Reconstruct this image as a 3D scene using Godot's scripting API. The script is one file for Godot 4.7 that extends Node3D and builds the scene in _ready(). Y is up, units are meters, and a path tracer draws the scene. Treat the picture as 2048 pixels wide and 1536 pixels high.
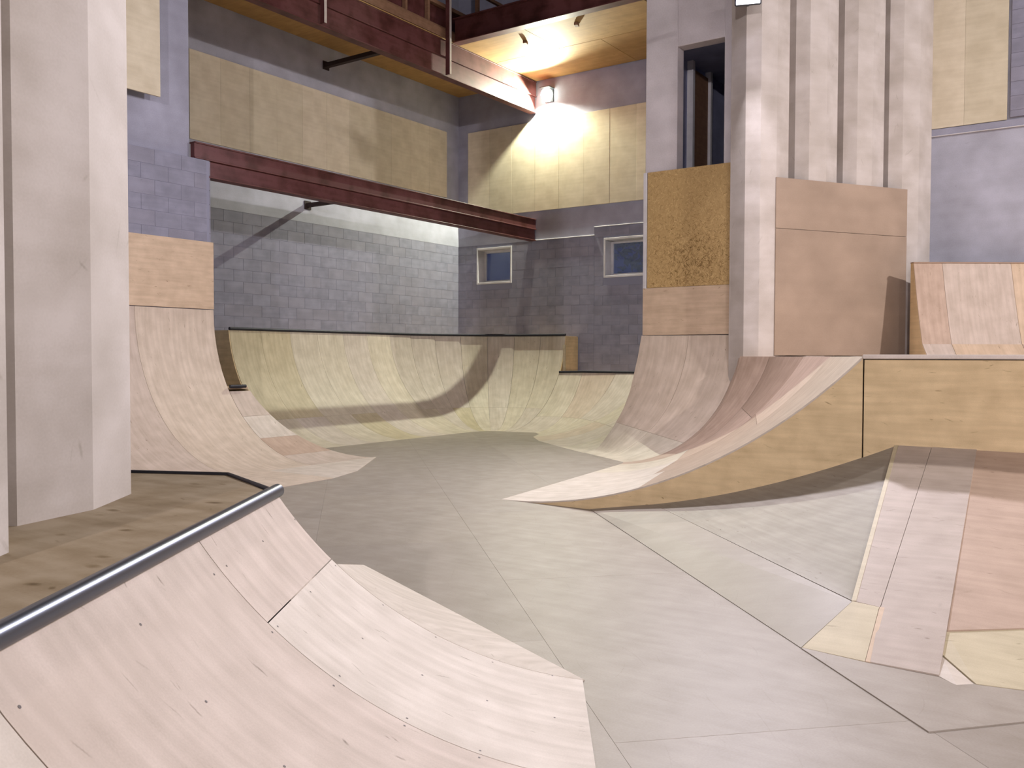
extends Node3D

var rng := RandomNumberGenerator.new()
var names := {}
var mats := {}
var box_cache := {}
var T := {}

const FLOOR_Y := 0.0
const DECK_Y := 1.43

func _ready():
	rng.seed = 4711
	make_camera_and_light()
	make_textures()
	make_materials()
	build_shell_of_room()
	build_galleries()
	build_tower()
	build_floor()
	build_bowl()
	build_left_quarter()
	build_right_quarter()
	build_pyramid_bank()
	build_deck_bank()
	build_near_quarter()
	build_near_pillars()
	build_lamps()
	build_outside()

# ------------------------------------------------------------------ camera, sky, exposure
func make_camera_and_light():
	var cam := Camera3D.new()
	cam.name = "Camera3D"
	cam.fov = 46.21
	cam.position = Vector3(0, 1.42, 0)
	cam.rotation_degrees = Vector3(-1.77, 34.9, 0.15)
	cam.near = 0.05
	cam.far = 200.0
	add_child(cam)
	cam.current = true
	var env := Environment.new()
	var sm := ProceduralSkyMaterial.new()
	sm.sky_top_color = Color(0.05, 0.11, 0.36)
	sm.sky_horizon_color = Color(0.035, 0.08, 0.26)
	sm.ground_bottom_color = Color(0.02, 0.02, 0.03)
	sm.ground_horizon_color = Color(0.04, 0.06, 0.14)
	sm.sun_angle_max = 0.0
	sm.sun_curve = 0.01
	var sky := Sky.new()
	sky.sky_material = sm
	env.background_mode = Environment.BG_SKY
	env.sky = sky
	env.background_energy_multiplier = 0.7
	env.ambient_light_source = Environment.AMBIENT_SOURCE_DISABLED
	env.tonemap_mode = Environment.TONE_MAPPER_LINEAR
	env.tonemap_exposure = 0.85
	env.sdfgi_enabled = true
	env.ssao_enabled = true
	env.ssil_enabled = true
	var we := WorldEnvironment.new()
	we.name = "WorldEnvironment"
	we.environment = env
	add_child(we)

# the lamps: position, wall normal, colour, energy
const LAMPS := [
	{"p": Vector3(-10.47, 6.98, -16.4), "n": Vector3(0, 0, 1), "c": Color(0.99, 1.0, 0.91), "e": 44.0, "kind": "globe", "l": "round glowing globe lamp on the far wall just under the timber ceiling"},
	{"p": Vector3(-4.51, 6.15, -12.1), "n": Vector3(0.35, 0, 0.937), "c": Color(0.97, 0.95, 1.0), "e": 88.0, "kind": "flood", "l": "glowing floodlight high on the corner rib of the concrete tower"},
	{"p": Vector3(5.98, 6.6, -1.5), "n": Vector3(-1, 0, 0), "c": Color(1.0, 0.97, 0.955), "e": 30.0, "kind": "flood", "l": "floodlight high on the side wall right of the viewer"},
	{"p": Vector3(5.98, 6.8, -9.6), "n": Vector3(-1, 0, 0), "c": Color(1.0, 0.97, 0.97), "e": 82.0, "kind": "flood", "l": "floodlight high on the side wall above the deck"},
	{"p": Vector3(4.5, 6.6, 13.93), "n": Vector3(0, 0, -1), "c": Color(1.0, 0.96, 0.97), "e": 230.0, "kind": "flood", "l": "added unseen fill floodlight high on the wall behind the viewer"},  # fill lamp added out of view to brighten surfaces facing the viewer
]

# ------------------------------------------------------------------ node helpers
func numbered(n: String) -> String:
	if not names.has(n):
		names[n] = 0
		return n
	names[n] += 1
	return "%s_%03d" % [n, names[n]]

func thing(called: String, label: String, category: String, at := Vector3.ZERO, group := "") -> Node3D:
	var o := Node3D.new()
	o.name = numbered(called)
	o.position = at
	add_child(o)
	o.set_meta("label", label)
	o.set_meta("category", category)
	if group != "":
		o.set_meta("group", group)
	return o

func struct(called: String, label: String, category: String, at := Vector3.ZERO) -> Node3D:
	var o := thing(called, label, category, at)
	o.set_meta("kind", "structure")
	return o

# a mesh whose vertices are world positions, hung under a thing (or under a part of it)
func part(called: String, mesh: Mesh, m: Material, parent: Node3D, label := "") -> MeshInstance3D:
	var o := MeshInstance3D.new()
	o.name = called
	o.mesh = mesh
	o.material_override = m
	parent.add_child(o, true)
	var top: Node3D = parent
	var acc := Vector3.ZERO
	while top != self:
		acc += top.position
		top = top.get_parent()
	o.position = -acc
	if label != "":
		o.set_meta("label", label)
	return o

# a chamfered box part at a world position
func bx(called: String, c: Vector3, s: Vector3, m: Material, parent: Node3D, turn := 0.0, ch := 0.004) -> MeshInstance3D:
	var o := part(called, cbox(s, ch), m, parent)
	o.position += c
	o.rotation.y = turn
	return o

# ------------------------------------------------------------------ mesh helpers
func tri(st: SurfaceTool, P: Array, N: Array, U: Array):
	var idx := [0, 1, 2]
	var nn: Vector3 = N[0] + N[1] + N[2]
	if (P[1] - P[0]).cross(P[2] - P[0]).dot(nn) > 0.0:
		idx = [0, 2, 1]
	for k in idx:
		st.set_normal(N[k])
		st.set_uv(U[k])
		st.add_vertex(P[k])

func quad(st: SurfaceTool, a, b, c, d, n, ua := Vector2.ZERO, ub := Vector2.ZERO, uc := Vector2.ZERO, ud := Vector2.ZERO):
	tri(st, [a, b, c], [n, n, n], [ua, ub, uc])
	tri(st, [a, c, d], [n, n, n], [ua, uc, ud])

func fquad(st: SurfaceTool, a: Vector3, b: Vector3, c: Vector3, d: Vector3, away: Vector3):
	var n := (b - a).cross(d - a).normalized()
	if n.length() < 0.5:
		n = (c - b).cross(d - b).normalized()
	if n.dot((a + b + c + d) * 0.25 - away) < 0.0:
		n = -n
	var t1 := (b - a).normalized()
	var t2 := n.cross(t1)
	quad(st, a, b, c, d, n, Vector2(a.dot(t1), a.dot(t2)), Vector2(b.dot(t1), b.dot(t2)), Vector2(c.dot(t1), c.dot(t2)), Vector2(d.dot(t1), d.dot(t2)))

func cbox(s: Vector3, ch: float) -> ArrayMesh:
	var key := "%.4f_%.4f_%.4f_%.4f" % [s.x, s.y, s.z, ch]
	if box_cache.has(key):
		return box_cache[key]
	var st := SurfaceTool.new()
	st.begin(Mesh.PRIMITIVE_TRIANGLES)
	var h := s * 0.5
	ch = min(ch, min(h.x, min(h.y, h.z)) * 0.5)
	var ax := [Vector3.RIGHT, Vector3.UP, Vector3.BACK]
	for i in 3:
		var j := (i + 1) % 3
		var k := (i + 2) % 3
		for sg in [-1.0, 1.0]:
			var c: Vector3 = ax[i] * h[i] * sg
			var u: Vector3 = ax[j] * (h[j] - ch)
			var v: Vector3 = ax[k] * (h[k] - ch)
			fquad(st, c - u - v, c + u - v, c + u + v, c - u + v, Vector3.ZERO)
			# chamfers between face i(+-) and face j(+-)
			for sj in [-1.0, 1.0]:
				var e1: Vector3 = ax[i] * h[i] * sg + ax[j] * (h[j] - ch) * sj
				var e2: Vector3 = ax[i] * (h[i] - ch) * sg + ax[j] * h[j] * sj
				fquad(st, e1 - v, e1 + v, e2 + v, e2 - v, Vector3.ZERO)
	for sx in [-1.0, 1.0]:
		for sy in [-1.0, 1.0]:
			for sz in [-1.0, 1.0]:
				var q := Vector3(sx, sy, sz)
				var a := Vector3(h.x, h.y - ch, h.z - ch) * q
				var b := Vector3(h.x - ch, h.y, h.z - ch) * q
				var c2 := Vector3(h.x - ch, h.y - ch, h.z) * q
				var n := q.normalized()
				tri(st, [a, b, c2], [n, n, n], [Vector2.ZERO, Vector2.ZERO, Vector2.ZERO])
	var m := st.commit()
	box_cache[key] = m
	return m

# extruded polygon: 2D points on axes ax, ay at origin o, thickness dv
func prism(pts: PackedVector2Array, o: Vector3, ax: Vector3, ay: Vector3, dv: Vector3) -> ArrayMesh:
	var st := SurfaceTool.new()
	st.begin(Mesh.PRIMITIVE_TRIANGLES)
	var ids := Geometry2D.triangulate_polygon(pts)
	var n := dv.normalized()
	for i in range(0, ids.size(), 3):
		var A := []
		var U := []
		for k in 3:
			var p := pts[ids[i + k]]
			A.append(o + ax * p.x + ay * p.y)
			U.append(p)
		tri(st, [A[0] + dv, A[1] + dv, A[2] + dv], [n, n, n], U)
		tri(st, A, [-n, -n, -n], U)
	var cw := Geometry2D.is_polygon_clockwise(pts)
	for i in pts.size():
		var p := pts[i]
		var q := pts[(i + 1) % pts.size()]
		var a := o + ax * p.x + ay * p.y
		var b := o + ax * q.x + ay * q.y
		var e := q - p
		var out := Vector2(e.y, -e.x) if not cw else Vector2(-e.y, e.x)
		var nn := (ax * out.x + ay * out.y).normalized()
		var L := e.length()
		quad(st, a, b, b + dv, a + dv, nn, Vector2(0, 0), Vector2(L, 0), Vector2(L, dv.length()), Vector2(0, dv.length()))
	return st.commit()

# a bent sheet of thickness th through a grid of points; grid[i][j]
func shell(g: Array, th: float, hint := Vector3.UP) -> ArrayMesh:
	var st := SurfaceTool.new()
	st.begin(Mesh.PRIMITIVE_TRIANGLES)
	var ni := g.size()
	var nj: int = g[0].size()
	var N := []
	var U := []
	var uo := Vector2(rng.randf() * 5.0, rng.randf() * 5.0)
	for i in ni:
		N.append([])
		U.append([])
		var v := 0.0
		for j in nj:
			var du: Vector3 = g[min(i + 1, ni - 1)][j] - g[max(i - 1, 0)][j]
			var dw: Vector3 = g[i][min(j + 1, nj - 1)] - g[i][max(j - 1, 0)]
			var n := du.cross(dw)
			if n.length() < 1e-9:
				var i2: int = clamp(i, 1, ni - 2)
				n = (g[min(i2 + 1, ni - 1)][max(j - 1, 0)] - g[max(i2 - 1, 0)][max(j - 1, 0)]).cross(dw)
			n = n.normalized()
			if n.dot(hint) < 0.0:
				n = -n
			N[i].append(n)
			if j > 0:
				v += (g[i][j] - g[i][j - 1]).length()
			U[i].append(Vector2(v, 0))
	for j in nj:
		var u := 0.0
		for i in ni:
			if i > 0:
				u += (g[i][j] - g[i - 1][j]).length()
			U[i][j] = Vector2(U[i][j].x, u) + uo
	var B := []
	for i in ni:
		B.append([])
		for j in nj:
			B[i].append(g[i][j] - N[i][j] * th)
	for i in ni - 1:
		for j in nj - 1:
			var id := [[i, j], [i + 1, j], [i + 1, j + 1], [i, j + 1]]
			for t in [[0, 1, 2], [0, 2, 3]]:
				var P := []
				var Q := []
				var NN := []
				var M := []
				var UU := []
				for k in t:
					var a = id[k][0]
					var b = id[k][1]
					P.append(g[a][b])
					Q.append(B[a][b])
					NN.append(N[a][b])
					M.append(-N[a][b])
					UU.append(U[a][b])
				if (P[1] - P[0]).cross(P[2] - P[0]).length() > 1e-10:
					tri(st, P, NN, UU)
					tri(st, Q, M, UU)
	var cen: Vector3 = g[ni / 2][nj / 2]
	for i in ni - 1:
		for j in [0, nj - 1]:
			if (g[i][j] - g[i + 1][j]).length() > 1e-6:
				fquad(st, g[i][j], g[i + 1][j], B[i + 1][j], B[i][j], cen)
	for j in nj - 1:
		for i in [0, ni - 1]:
			if (g[i][j] - g[i][j + 1]).length() > 1e-6:
				fquad(st, g[i][j], g[i][j + 1], B[i][j + 1], B[i][j], cen)
	return st.commit()

func tube(path: Array, r: float, segs := 10) -> ArrayMesh:
	var st := SurfaceTool.new()
	st.begin(Mesh.PRIMITIVE_TRIANGLES)
	var rings := []
	for i in path.size():
		var d: Vector3 = (path[min(i + 1, path.size() - 1)] - path[max(i - 1, 0)]).normalized()
		var s := d.cross(Vector3.UP)
		if s.length() < 0.01:
			s = d.cross(Vector3.RIGHT)
		s = s.normalized()
		var t := s.cross(d).normalized()
		var ring := []
		for k in segs:
			var a := TAU * k / segs
			ring.append(s * cos(a) + t * sin(a))
		rings.append(ring)
	for i in path.size() - 1:
		for k in segs:
			var k2 := (k + 1) % segs
			var n := [rings[i][k], rings[i][k2], rings[i + 1][k2], rings[i + 1][k]]
			var p := [path[i] + n[0] * r, path[i] + n[1] * r, path[i + 1] + n[2] * r, path[i + 1] + n[3] * r]
			var z := Vector2.ZERO
			tri(st, [p[0], p[1], p[2]], [n[0], n[1], n[2]], [z, z, z])
			tri(st, [p[0], p[2], p[3]], [n[0], n[2], n[3]], [z, z, z])
	for e in [0, path.size() - 1]:
		var d2: Vector3 = (path[e] - path[1 if e == 0 else e - 1]).normalized()
		for k in segs:
			var z2 := Vector2.ZERO
			tri(st, [path[e], path[e] + rings[e][k] * r, path[e] + rings[e][(k + 1) % segs] * r], [d2, d2, d2], [z2, z2, z2])
	return st.commit()

# profile of a transition: circle tangent to the floor at the foot, rising h over run
func arc(foot: Vector2, top: Vector2, h: float, n := 18) -> Array:
	var run := foot.distance_to(top)
	var R := (run * run + h * h) / (2.0 * h)
	var a1 := atan2(run, R - h)
	var out := []
	for i in n + 1:
		var a := a1 * i / n
		var d := R * sin(a) / run
		var p := foot.lerp(top, d)
		out.append(Vector3(p.x, R - R * cos(a), p.y))
	return out

func lerp_sec(a: Array, b: Array, t: float) -> Array:
	var o := []
	for i in a.size():
		o.append(a[i].lerp(b[i], t))
	return o

func cut_sec(a: Array, v0: float, v1: float) -> Array:
	var n := a.size() - 1
	var o := []
	for i in n + 1:
		var f: float = lerp(v0, v1, float(i) / n) * n
		var k: int = min(int(f), n - 1)
		o.append(a[k].lerp(a[k + 1], f - k))
	return o

func resample(a: Array, n: int) -> Array:
	var o := []
	for i in n + 1:
		var f: float = float(i) / n * (a.size() - 1)
		var k: int = min(int(f), a.size() - 2)
		o.append(a[k].lerp(a[k + 1], f - k))
	return o

# one plywood sheet between two profiles
func ply(parent: Node3D, a: Array, b: Array, m: Material, v0 := 0.0, v1 := 1.0, called := "plywood_sheet", steps := 3, gap := 0.002, th := 0.012) -> MeshInstance3D:
	var mid := a.size() / 2
	var L: float = max((a[mid] - b[mid]).length(), 0.05)
	var e: float = gap / L
	var Lv: float = 0.0
	for i in a.size() - 1:
		Lv += (a[i + 1] - a[i]).length()
	var ev := gap / Lv
	var c0 := v0 if v0 <= 0.0 else v0 + ev
	var c1 := v1 if v1 >= 1.0 else v1 - ev
	var g := []
	for i in steps + 1:
		g.append(cut_sec(lerp_sec(a, b, lerp(e, 1.0 - e, float(i) / steps)), c0, c1))
	return part(called, shell(g, th), m, parent)

# ------------------------------------------------------------------ textures
func noise_img(sd: int, freq: float, w: int, h: int, oct := 4) -> Image:
	var f := FastNoiseLite.new()
	f.seed = sd
	f.noise_type = FastNoiseLite.TYPE_SIMPLEX_SMOOTH
	f.frequency = freq
	f.fractal_octaves = oct
	return f.get_seamless_image(w, h)

func tex(i: Image) -> ImageTexture:
	i.generate_mipmaps()
	return ImageTexture.create_from_image(i)

func stroke(px: PackedFloat32Array, S: int, x: float, y: float, ang: float, L: float, w: float, amt: float):
	var n := int(L)
	var bend := rng.randf_range(-0.012, 0.012)
	for k in n:
		ang += bend
		x += cos(ang)
		y += sin(ang)
		var fade := amt * sin(PI * (k + 0.5) / n) * rng.randf_range(0.5, 1.0)
		var r := int(ceil(w))
		for a in range(-r, r + 1):
			for b in range(-r, r + 1):
				if a * a + b * b <= w * w + 0.3:
					var id := posmod(int(y) + b, S) * S + posmod(int(x) + a, S)
					px[id] = px[id] - fade * 0.4

# grey-value map: streaky grain along u, blotches, scuff strokes
func wear_map(sd: int, S: int, grain: float, blotch: float, strokes: int, smax: float, along: float, spread: float, wmax := 1.4, stretch := 16, bf := 0.012) -> PackedFloat32Array:
	var g := noise_img(sd, 0.03, S / stretch, S, 4)
	g.resize(S, S, Image.INTERPOLATE_CUBIC)
	var b := noise_img(sd + 1, bf, S / 2, S / 2, 4)
	b.resize(S, S, Image.INTERPOLATE_CUBIC)
	var fine := noise_img(sd + 2, 0.25, S, S, 2)
	g.convert(Image.FORMAT_L8)
	b.convert(Image.FORMAT_L8)
	fine.convert(Image.FORMAT_L8)
	var gd := g.get_data()
	var bd := b.get_data()
	var fd := fine.get_data()
	var px := PackedFloat32Array()
	px.resize(S * S)
	for i in S * S:
		px[i] = 0.93 + (gd[i] / 255.0 - 0.5) * grain + (bd[i] / 255.0 - 0.5) * blotch + (fd[i] / 255.0 - 0.5) * 0.05
	for k in strokes:
		stroke(px, S, rng.randf() * S, rng.randf() * S, along + rng.randf_range(-spread, spread), rng.randf_range(8, smax), rng.randf_range(0.3, wmax), rng.randf_range(0.04, 0.2))
	return px

func to_tex(px: PackedFloat32Array, S: int, warm := 0.35) -> ImageTexture:
	var data := PackedByteArray()
	data.resize(S * S * 3)
	for i in S * S:
		var v: float = clamp(px[i], 0.2, 1.0)
		data[i * 3] = int(255.0 * clamp(pow(v, 1.0 - warm * 0.5), 0.0, 1.0))
		data[i * 3 + 1] = int(255.0 * v)
		data[i * 3 + 2] = int(255.0 * clamp(pow(v, 1.0 + warm), 0.0, 1.0))
	return tex(Image.create_from_data(S, S, false, Image.FORMAT_RGB8, data))

func make_textures():
	T.wood = to_tex(wear_map(11, 1024, 0.09, 0.09, 160, 36, 0.0, 0.5, 2.2, 12, 0.016), 1024, 0.15)
	T.floor = to_tex(wear_map(21, 1024, 0.05, 0.10, 420, 130, 0.6, 0.5, 0.8, 10, 0.02), 1024, 0.2)
	var dp := wear_map(31, 512, 0.14, 0.22, 30, 36, 0.2, 0.5, 3.0, 8, 0.02)
	for k in 34:
		stroke(dp, 512, rng.randf() * 512, rng.randf() * 512, rng.randf_range(-0.4, 0.4), rng.randf_range(14, 30), rng.randf_range(3.0, 6.0), rng.randf_range(0.05, 0.11))
	T.deck = to_tex(dp, 512)
	T.concrete = to_tex(wear_map(41, 1024, 0.04, 0.20, 60, 50, 1.57, 0.8, 2.2), 1024, 0.15)
	T.plaster = to_tex(wear_map(51, 512, 0.03, 0.14, 10, 20, 0.0, 3.0), 512, 0.05)
	T.block = to_tex(wear_map(61, 512, 0.05, 0.12, 20, 14, 0.0, 3.0), 512, 0.05)
	T.board = to_tex(wear_map(71, 512, 0.04, 0.08, 0, 10, 0.0, 0.2), 512, 0.2)
	T.steel = to_tex(wear_map(81, 512, 0.15, 0.5, 80, 30, 0.0, 1.0, 2.0), 512, 0.3)
	T.osb = osb_tex()

# strand board with a trampled, dirty middle
func osb_tex() -> ImageTexture:
	var S := 512
	var px := PackedFloat32Array()
	px.resize(S * S)
	px.fill(0.86)
	for k in 5200:
		var ang := rng.randf_range(0, PI)
		var x := rng.randf() * S
		var y := rng.randf() * S
		var L := rng.randi_range(6, 20)
		var w := rng.randi_range(1, 3)
		var v := rng.randf_range(0.72, 1.0)
		for a in L:
			for b in w:
				var xx := posmod(int(x + cos(ang) * a - sin(ang) * b), S)
				var yy := posmod(int(y + sin(ang) * a + cos(ang) * b), S)
				px[yy * S + xx] = v
	var f := FastNoiseLite.new()
	f.seed = 5
	f.frequency = 0.03
	f.fractal_octaves = 5
	# wheel marks: hundreds of separate dark rubs around the middle of the lower half
	for k in 2600:
		var x := S * (0.52 + rng.randfn(0.0, 0.20))
		var y := S * (0.80 + rng.randfn(0.0, 0.19))
		if x < 6 or x > S - 30 or y < 6 or y > S - 6:
			continue
		if f.get_noise_2d(x, y) < -0.15:
			continue
		var ang := rng.randf_range(-1.2, 1.2) + (1.57 if rng.randf() < 0.5 else 0.0)
		var L := rng.randi_range(4, 22)
		var amt := rng.randf_range(0.06, 0.22)
		for a in L:
			for b in 2:
				var xx: int = clamp(int(x + cos(ang) * a), 0, S - 1)
				var yy: int = clamp(int(y + sin(ang) * a) + b, 0, S - 1)
				px[yy * S + xx] = max(0.3, px[yy * S + xx] - amt)
	return to_tex(px, S, 0.25)

# ------------------------------------------------------------------ materials
func mat(key: String, c: Color, t = null, rough := 0.7, triplanar := true, scale := 0.5, metal := 0.0, spec := 0.35) -> StandardMaterial3D:
	var m := StandardMaterial3D.new()
	m.albedo_color = c
	if t != null:
		m.albedo_texture = t
	m.roughness = rough
	m.metallic = metal
	m.metallic_specular = spec
	m.cull_mode = BaseMaterial3D.CULL_DISABLED
	m.texture_filter = BaseMaterial3D.TEXTURE_FILTER_LINEAR_WITH_MIPMAPS_ANISOTROPIC
	if triplanar:
		m.uv1_triplanar = true
		m.uv1_world_triplanar = true
	m.uv1_scale = Vector3(scale, scale, scale)
	mats[key] = m
	return m

func make_materials():
	var tones := {
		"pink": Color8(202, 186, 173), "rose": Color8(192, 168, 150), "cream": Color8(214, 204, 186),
		"weathered": Color8(190, 176, 165), "pale": Color8(212, 201, 189), "tan": Color8(212, 188, 162), "beige": Color8(211, 195, 178), "brown": Color8(172, 148, 130), "straw": Color8(204, 192, 163)}  # brown and rose: rosy wood with shade of the upper right ramp painted in
	for k in tones:
		mat(k, tones[k], T.wood, 0.55, false, 0.45)
		mat(k + "_flat", tones[k], T.wood, 0.6, true, 0.45)
	for i in 3:
		mat("floor%d" % i, [Color8(162, 153, 142), Color8(159, 150, 140), Color8(165, 156, 146)][i], T.floor, 0.5, true, 0.32)
	mat("bank", Color8(166, 158, 146), T.wood, 0.55, false, 0.45)
	mat("deck", Color8(146, 131, 108), T.deck, 0.7, true, 0.6)
	mat("side", Color8(226, 202, 160), T.wood, 0.65, true, 0.5)
	mat("masonite", Color8(174, 153, 134), T.plaster, 0.6, true, 0.4)
	mat("osb", Color8(208, 178, 126), T.osb, 0.7, false, 1.0)
	mat("concrete", Color8(206, 198, 192), T.concrete, 0.8, true, 0.28)
	mat("concrete_smooth", Color8(214, 208, 210), T.plaster, 0.8, true, 0.3)
	mat("plaster", Color8(164, 164, 180), T.plaster, 0.8, true, 0.4)
	mat("plaster_light", Color8(182, 183, 196), T.plaster, 0.75, true, 0.4)
	mat("block0", Color8(146, 146, 162), T.block, 0.75, true, 0.7)
	mat("block1", Color8(144, 144, 160), T.block, 0.75, true, 0.9)
	mat("block2", Color8(148, 147, 162), T.block, 0.75, true, 0.55)
	mat("joint", Color8(138, 139, 156), null, 0.9)
	for i in 3:
		mat("board%d" % i, [Color8(222, 211, 187), Color8(216, 206, 182), Color8(226, 215, 192)][i], T.board, 0.85, true, 0.8)
	mat("red", Color8(98, 58, 57), T.steel, 0.5, true, 0.7)
	mat("ceiling", Color8(186, 148, 96), T.wood, 0.7, true, 0.35)
	mat("ceiling1", Color8(180, 142, 92), T.wood, 0.7, true, 0.3)
	mat("lumber", Color8(142, 108, 84), T.wood, 0.7, true, 0.8)
	mat("roof", Color8(58, 56, 70), T.plaster, 0.9, true, 0.3)
	mat("pipe", Color8(96, 100, 110), null, 0.32, false, 1.0, 0.85)
	mat("dark_steel", Color8(58, 58, 64), null, 0.45, false, 1.0, 0.6)
	mat("tie", Color8(52, 40, 38), null, 0.7)
	mat("white_wood", Color8(226, 214, 204), T.plaster, 0.5, true, 0.5)
	mat("white_paint", Color8(222, 220, 222), T.plaster, 0.6, true, 0.5)
	mat("bluelit_shaft", Color8(146, 150, 180), T.plaster, 0.9, true, 0.4)  # pale blue tone stands in for bluish light inside the shaft
	mat("housing", Color8(70, 72, 76), null, 0.5)
	mat("screw", Color8(84, 72, 66), null, 0.5)
	mat("leaf", Color8(20, 34, 24), null, 0.8)
	mat("bark", Color8(40, 32, 26), null, 0.9)
	var g := StandardMaterial3D.new()
	g.albedo_color = Color(0.75, 0.85, 1.0, 0.12)
	g.transparency = BaseMaterial3D.TRANSPARENCY_ALPHA
	g.roughness = 0.02
	mats["glass"] = g

func M(k: String) -> Material:
	return mats[k]

# ------------------------------------------------------------------ room shell
const XL := -12.956    # left wall
const ZB := -16.4      # back wall
const XB := -10.80     # plane of the beams and of the pier
const ZR := -14.8      # right-hand wall
const ROOF := 10.4
const COURSE := 0.203
const BLEN := 0.406

# painted concrete blocks proud of a backing wall. plane 0: wall x = c facing +x; 1: wall z = c facing +z
func blocks(parent: Node3D, plane: int, c: float, a0: float, a1: float, y0: float, y1: float, holes := []):
	var gap := 0.0025
	var dep := 0.03
	var rows := int(ceil((y1 - y0) / COURSE - 0.01))
	for r in rows:
		var yt := y1 - r * COURSE
		var yb: float = max(yt - COURSE, y0)
		if yt - yb < 0.03:
			continue
		var a := a0 - (BLEN * 0.5 if r % 2 == 1 else 0.0)
		while a < a1 - 0.01:
			var spans := [[max(a, a0), min(a + BLEN, a1)]]
			for h in holes:
				if yb < h[3] - 0.02 and yt > h[2] + 0.02:
					var nx := []
					for s in spans:
						if s[1] <= h[0] or s[0] >= h[1]:
							nx.append(s)
						else:
							if s[0] < h[0]:
								nx.append([s[0], h[0]])
							if s[1] > h[1]:
								nx.append([h[1], s[1]])
					spans = nx
			for s in spans:
				var L: float = s[1] - s[0]
				if L < 0.04:
					continue
				L = snapped(L - gap, 0.001)
				var hh := snapped(yt - yb - gap, 0.001)
				var mm: float = (s[0] + s[1]) * 0.5
				var off := rng.randf_range(-0.0006, 0.0006)
				var mt := M("block%d" % rng.randi_range(0, 2))
				if plane == 0:
					bx("block", Vector3(c - dep * 0.5 + off, (yt + yb) * 0.5, mm), Vector3(dep, hh, L), mt, parent, 0.0, 0.002)
				else:
					bx("block", Vector3(mm, (yt + yb) * 0.5, c - dep * 0.5 + off), Vector3(L, hh, dep), mt, parent, 0.0, 0.002)
			a += BLEN

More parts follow.
